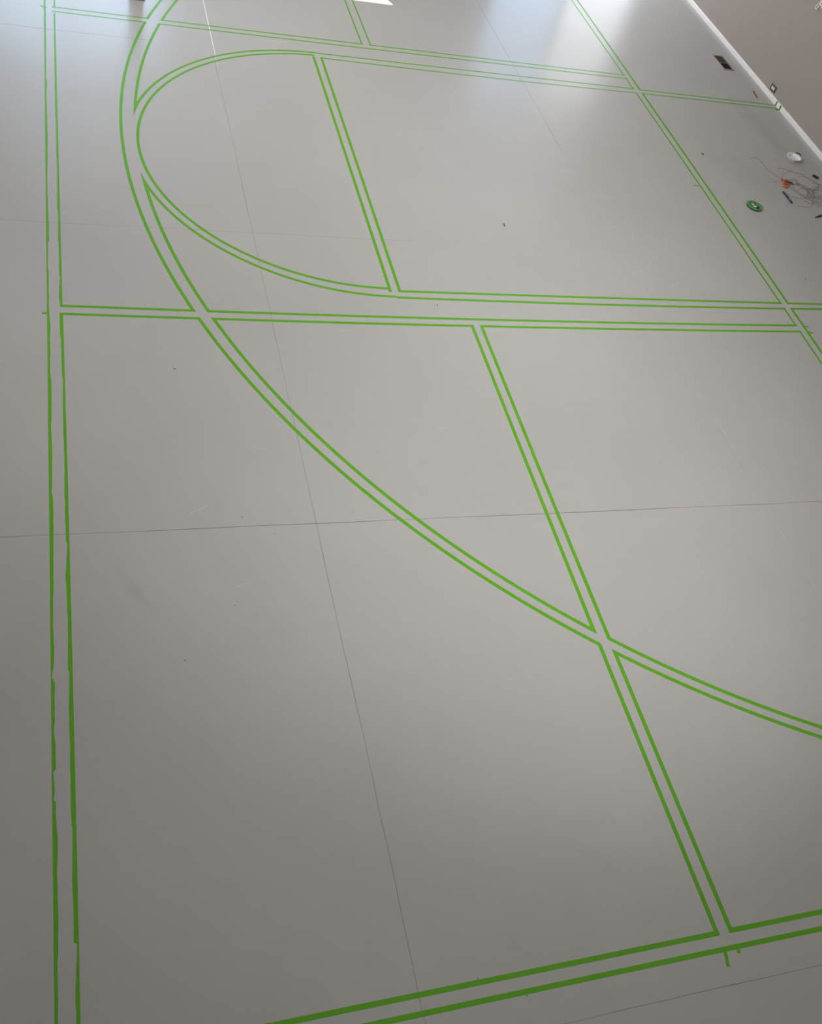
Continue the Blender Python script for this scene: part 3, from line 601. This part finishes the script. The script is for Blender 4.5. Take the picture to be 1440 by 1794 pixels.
# crumbs and chips on the floor
def crumb(x, y, r, label, mat='crumb', sx=1.0, sy=1.0, rz=0.0):
    bm = bmesh.new(); bmesh.ops.create_icosphere(bm, subdivisions=1, radius=r)
    rr = random.Random(int(x*1000+y*77))
    for v in bm.verts:
        v.co *= rr.uniform(.75, 1.15); v.co.x *= sx; v.co.y *= sy; v.co.z = max(v.co.z*.6, -r*.3)
    vs = [v.co[:] for v in bm.verts]; z0 = min(v[2] for v in vs); bm.verts.index_update()
    fs = [[v.index for v in f.verts] for f in bm.faces]; bm.free()
    o = link('crumb', [(vx, vy, vz-z0) for vx, vy, vz in vs], fs, M[mat]); o.location = (x, y, 0); o.rotation_euler = (0, 0, rz)
    return tag(o, label, 'debris', 'crumbs on the floor')
crumb(*DUST[0], .0050, 'dark crumb between middle lane line and middle cross line')
crumb(*DUST[1], .0060, 'dark crumb right of the right slanting pair, above the middle lane line')
crumb(*DUST[2], .0038, 'dark speck low in the left field, nearest the left line')
crumb(*DUST[3], .0032, 'dark speck touching the upper strip of the bottom line')
crumb(*DUST[4], .0036, 'dark speck just above the dark floor seam, left of the seam crossing', sx=1.3)
crumb(*DUST[5], .0026, 'dark speck just below the dark floor seam, left of the seam crossing')
crumb(*DUST[6], .0028, 'small dark speck below the floor seam in the left field')
crumb(*DUST[9], .0034, 'pale speck in the field right of the long slanting pair', 'chip_white')
crumb(*DUST[10], .0036, 'brown speck at the lower end of the long pale scratch')
crumb(6.1771, 8.0586, .0140, 'grey brown crumb right of the right slanting pair, left of the string tangle', 'crumb_brown', sx=1.3, sy=.7, rz=-.6)
t = empty('paint_flake', (.602, 4.810, 0), 'curled white and dark paint flake left of the big arc', 'flake', .15)
t.scale = (.72, .72, .72)
MB().tube(spline([(-.013, .002, .004), (-.004, .007, .007), (.006, .006, .006), (.012, .0, .003)], 4), [.003]*12+[.002], 6).build('flake_top', M['chip_white'], t)
MB().tube(spline([(-.012, -.002, .003), (.0, .0, .004), (.008, -.006, .003)], 4), .0028, 6).build('flake_underside', M['crumb'], t)
t = empty('wood_curl', (3.499, 6.620, 0), 'small dark curl of shaving in the field right of the small arc', 'shaving')
MB().tube(spline([(-.006, .014, .003), (.008, .010, .005), (.006, .002, .003), (.010, -.008, .003), (.004, -.020, .003), (-.004, -.016, .003)], 4), .0024, 6).build('curl', M['crumb'], t)

# ------------------------------------------------------------------ light
def area(name, loc, rot, sx, sy, power, col, spread=math.pi):
    d = bpy.data.lights.new(name, 'AREA'); d.shape = 'RECTANGLE'; d.size = sx; d.size_y = sy; d.energy = power; d.color = col; d.spread = spread
    o = bpy.data.objects.new(name, d); COL.objects.link(o); o.location = loc; o.rotation_euler = rot; return o
for (nm, x0, x1, z0, z1, pw, col) in DAYLIGHT:
    area(nm, ((x0+x1)/2, YF+.19, (z0+z1)/2), (-math.pi/2, 0, 0), x1-x0, z1-z0, pw, col)
for (nm, x, y, z, tx, ty, sz, pw, col, place) in ADDED_UPLIGHTS:      # unseen wall washers, added to fill the room by way of the ceiling
    q = (Vector((tx, ty, ZC)) - Vector((x, y, z))).normalized().to_track_quat('-Z', 'Y').to_euler()
    fx = empty('added_wall_uplight', (x, y, z), 'added unseen uplight trough high on the %s, throwing its light onto the ceiling' % place, 'added lamp')
    fx.rotation_euler = q
    hb = MB(); a, b, c = sz/2+.03, .23, .09
    hb.box(-a, a, -b, b, .02, .05); hb.box(-a, a, -b, -b+.02, -c, .02); hb.box(-a, a, b-.02, b, -c, .02); hb.box(-a, -a+.02, -b+.02, b-.02, -c, .02); hb.box(a-.02, a, -b+.02, b-.02, -c, .02)
    hb.build('added_uplight_housing', M['white_trim'], fx)
    area(nm, (x, y, z), q, sz, .38, pw, col)
for (nm, x, y, z, tx, ty, size, pw, col, place) in ADDED_FLOODS:       # unseen spots added to brighten the middle and far floor
    q = (Vector((tx, ty, 0)) - Vector((x, y, z))).normalized().to_track_quat('-Z', 'Y').to_euler()
    fx = empty('added_floodlight', (x, y, z), 'added unseen flood lamp near the ceiling %s, aimed at the floor' % place, 'added lamp')
    fx.rotation_euler = q
    MB().lathe([(.13, -.10), (.14, -.10), (.14, .06), (.10, .12), (0, .12), (0, .115), (.095, .115), (.13, .055)], 28).build('added_flood_can', M['white_trim'], fx, True)
    d = bpy.data.lights.new(nm, 'SPOT'); d.energy = pw; d.color = col; d.spot_size = math.radians(size); d.spot_blend = 1.0; d.shadow_soft_size = .12
    o = bpy.data.objects.new(nm, d); COL.objects.link(o); o.location = Vector((x, y, z)) + (Vector((tx, ty, 0)) - Vector((x, y, z))).normalized()*.115; o.rotation_euler = q
sd = bpy.data.lights.new('sun', 'SUN'); sd.energy = SUN_E; sd.angle = .009; sd.color = (1, .95, .86)
so = bpy.data.objects.new('sun', sd); COL.objects.link(so)
d = Vector((.441*2.18, -2.18, -2.06)).normalized()
so.rotation_euler = d.to_track_quat('-Z', 'Y').to_euler()
wd = bpy.data.worlds.new('sky'); SC.world = wd; wd.use_nodes = True
nt = wd.node_tree; bg = nt.nodes['Background']; sk = nt.nodes.new('ShaderNodeTexSky'); sk.sky_type = 'NISHITA'
sk.sun_disc = False; sk.sun_elevation = math.radians(41); sk.sun_rotation = math.radians(-24)
nt.links.new(sk.outputs[0], bg.inputs[0]); bg.inputs[1].default_value = SKY_E

# ------------------------------------------------------------------ camera
cd = bpy.data.cameras.new('camera'); cam = bpy.data.objects.new('camera', cd); COL.objects.link(cam)
cd.sensor_fit = 'VERTICAL'; cd.sensor_height = 24.0; cd.sensor_width = 24.0*1440/1794; cd.lens = 24.0*CAM_F/1794
cd.clip_start = .05; cd.clip_end = 100
R = Matrix(CAM_R)                       # columns: image right, image down, view direction
right, down, fwd = R.col[0], R.col[1], R.col[2]
B = Matrix((right, -down, -fwd)).transposed().to_4x4(); B.translation = Vector((0, 0, CAM_H))
cam.matrix_world = B
SC.camera = cam
vs = SC.view_settings; vs.view_transform = 'Standard'; vs.look = 'None'; vs.gamma = 1; vs.use_curve_mapping = False; vs.exposure = EXPOSURE
SC.cycles.use_denoising = True
SC.cycles.max_bounces = 6; SC.cycles.diffuse_bounces = 4; SC.cycles.glossy_bounces = 3; SC.cycles.caustics_reflective = False; SC.cycles.caustics_refractive = False
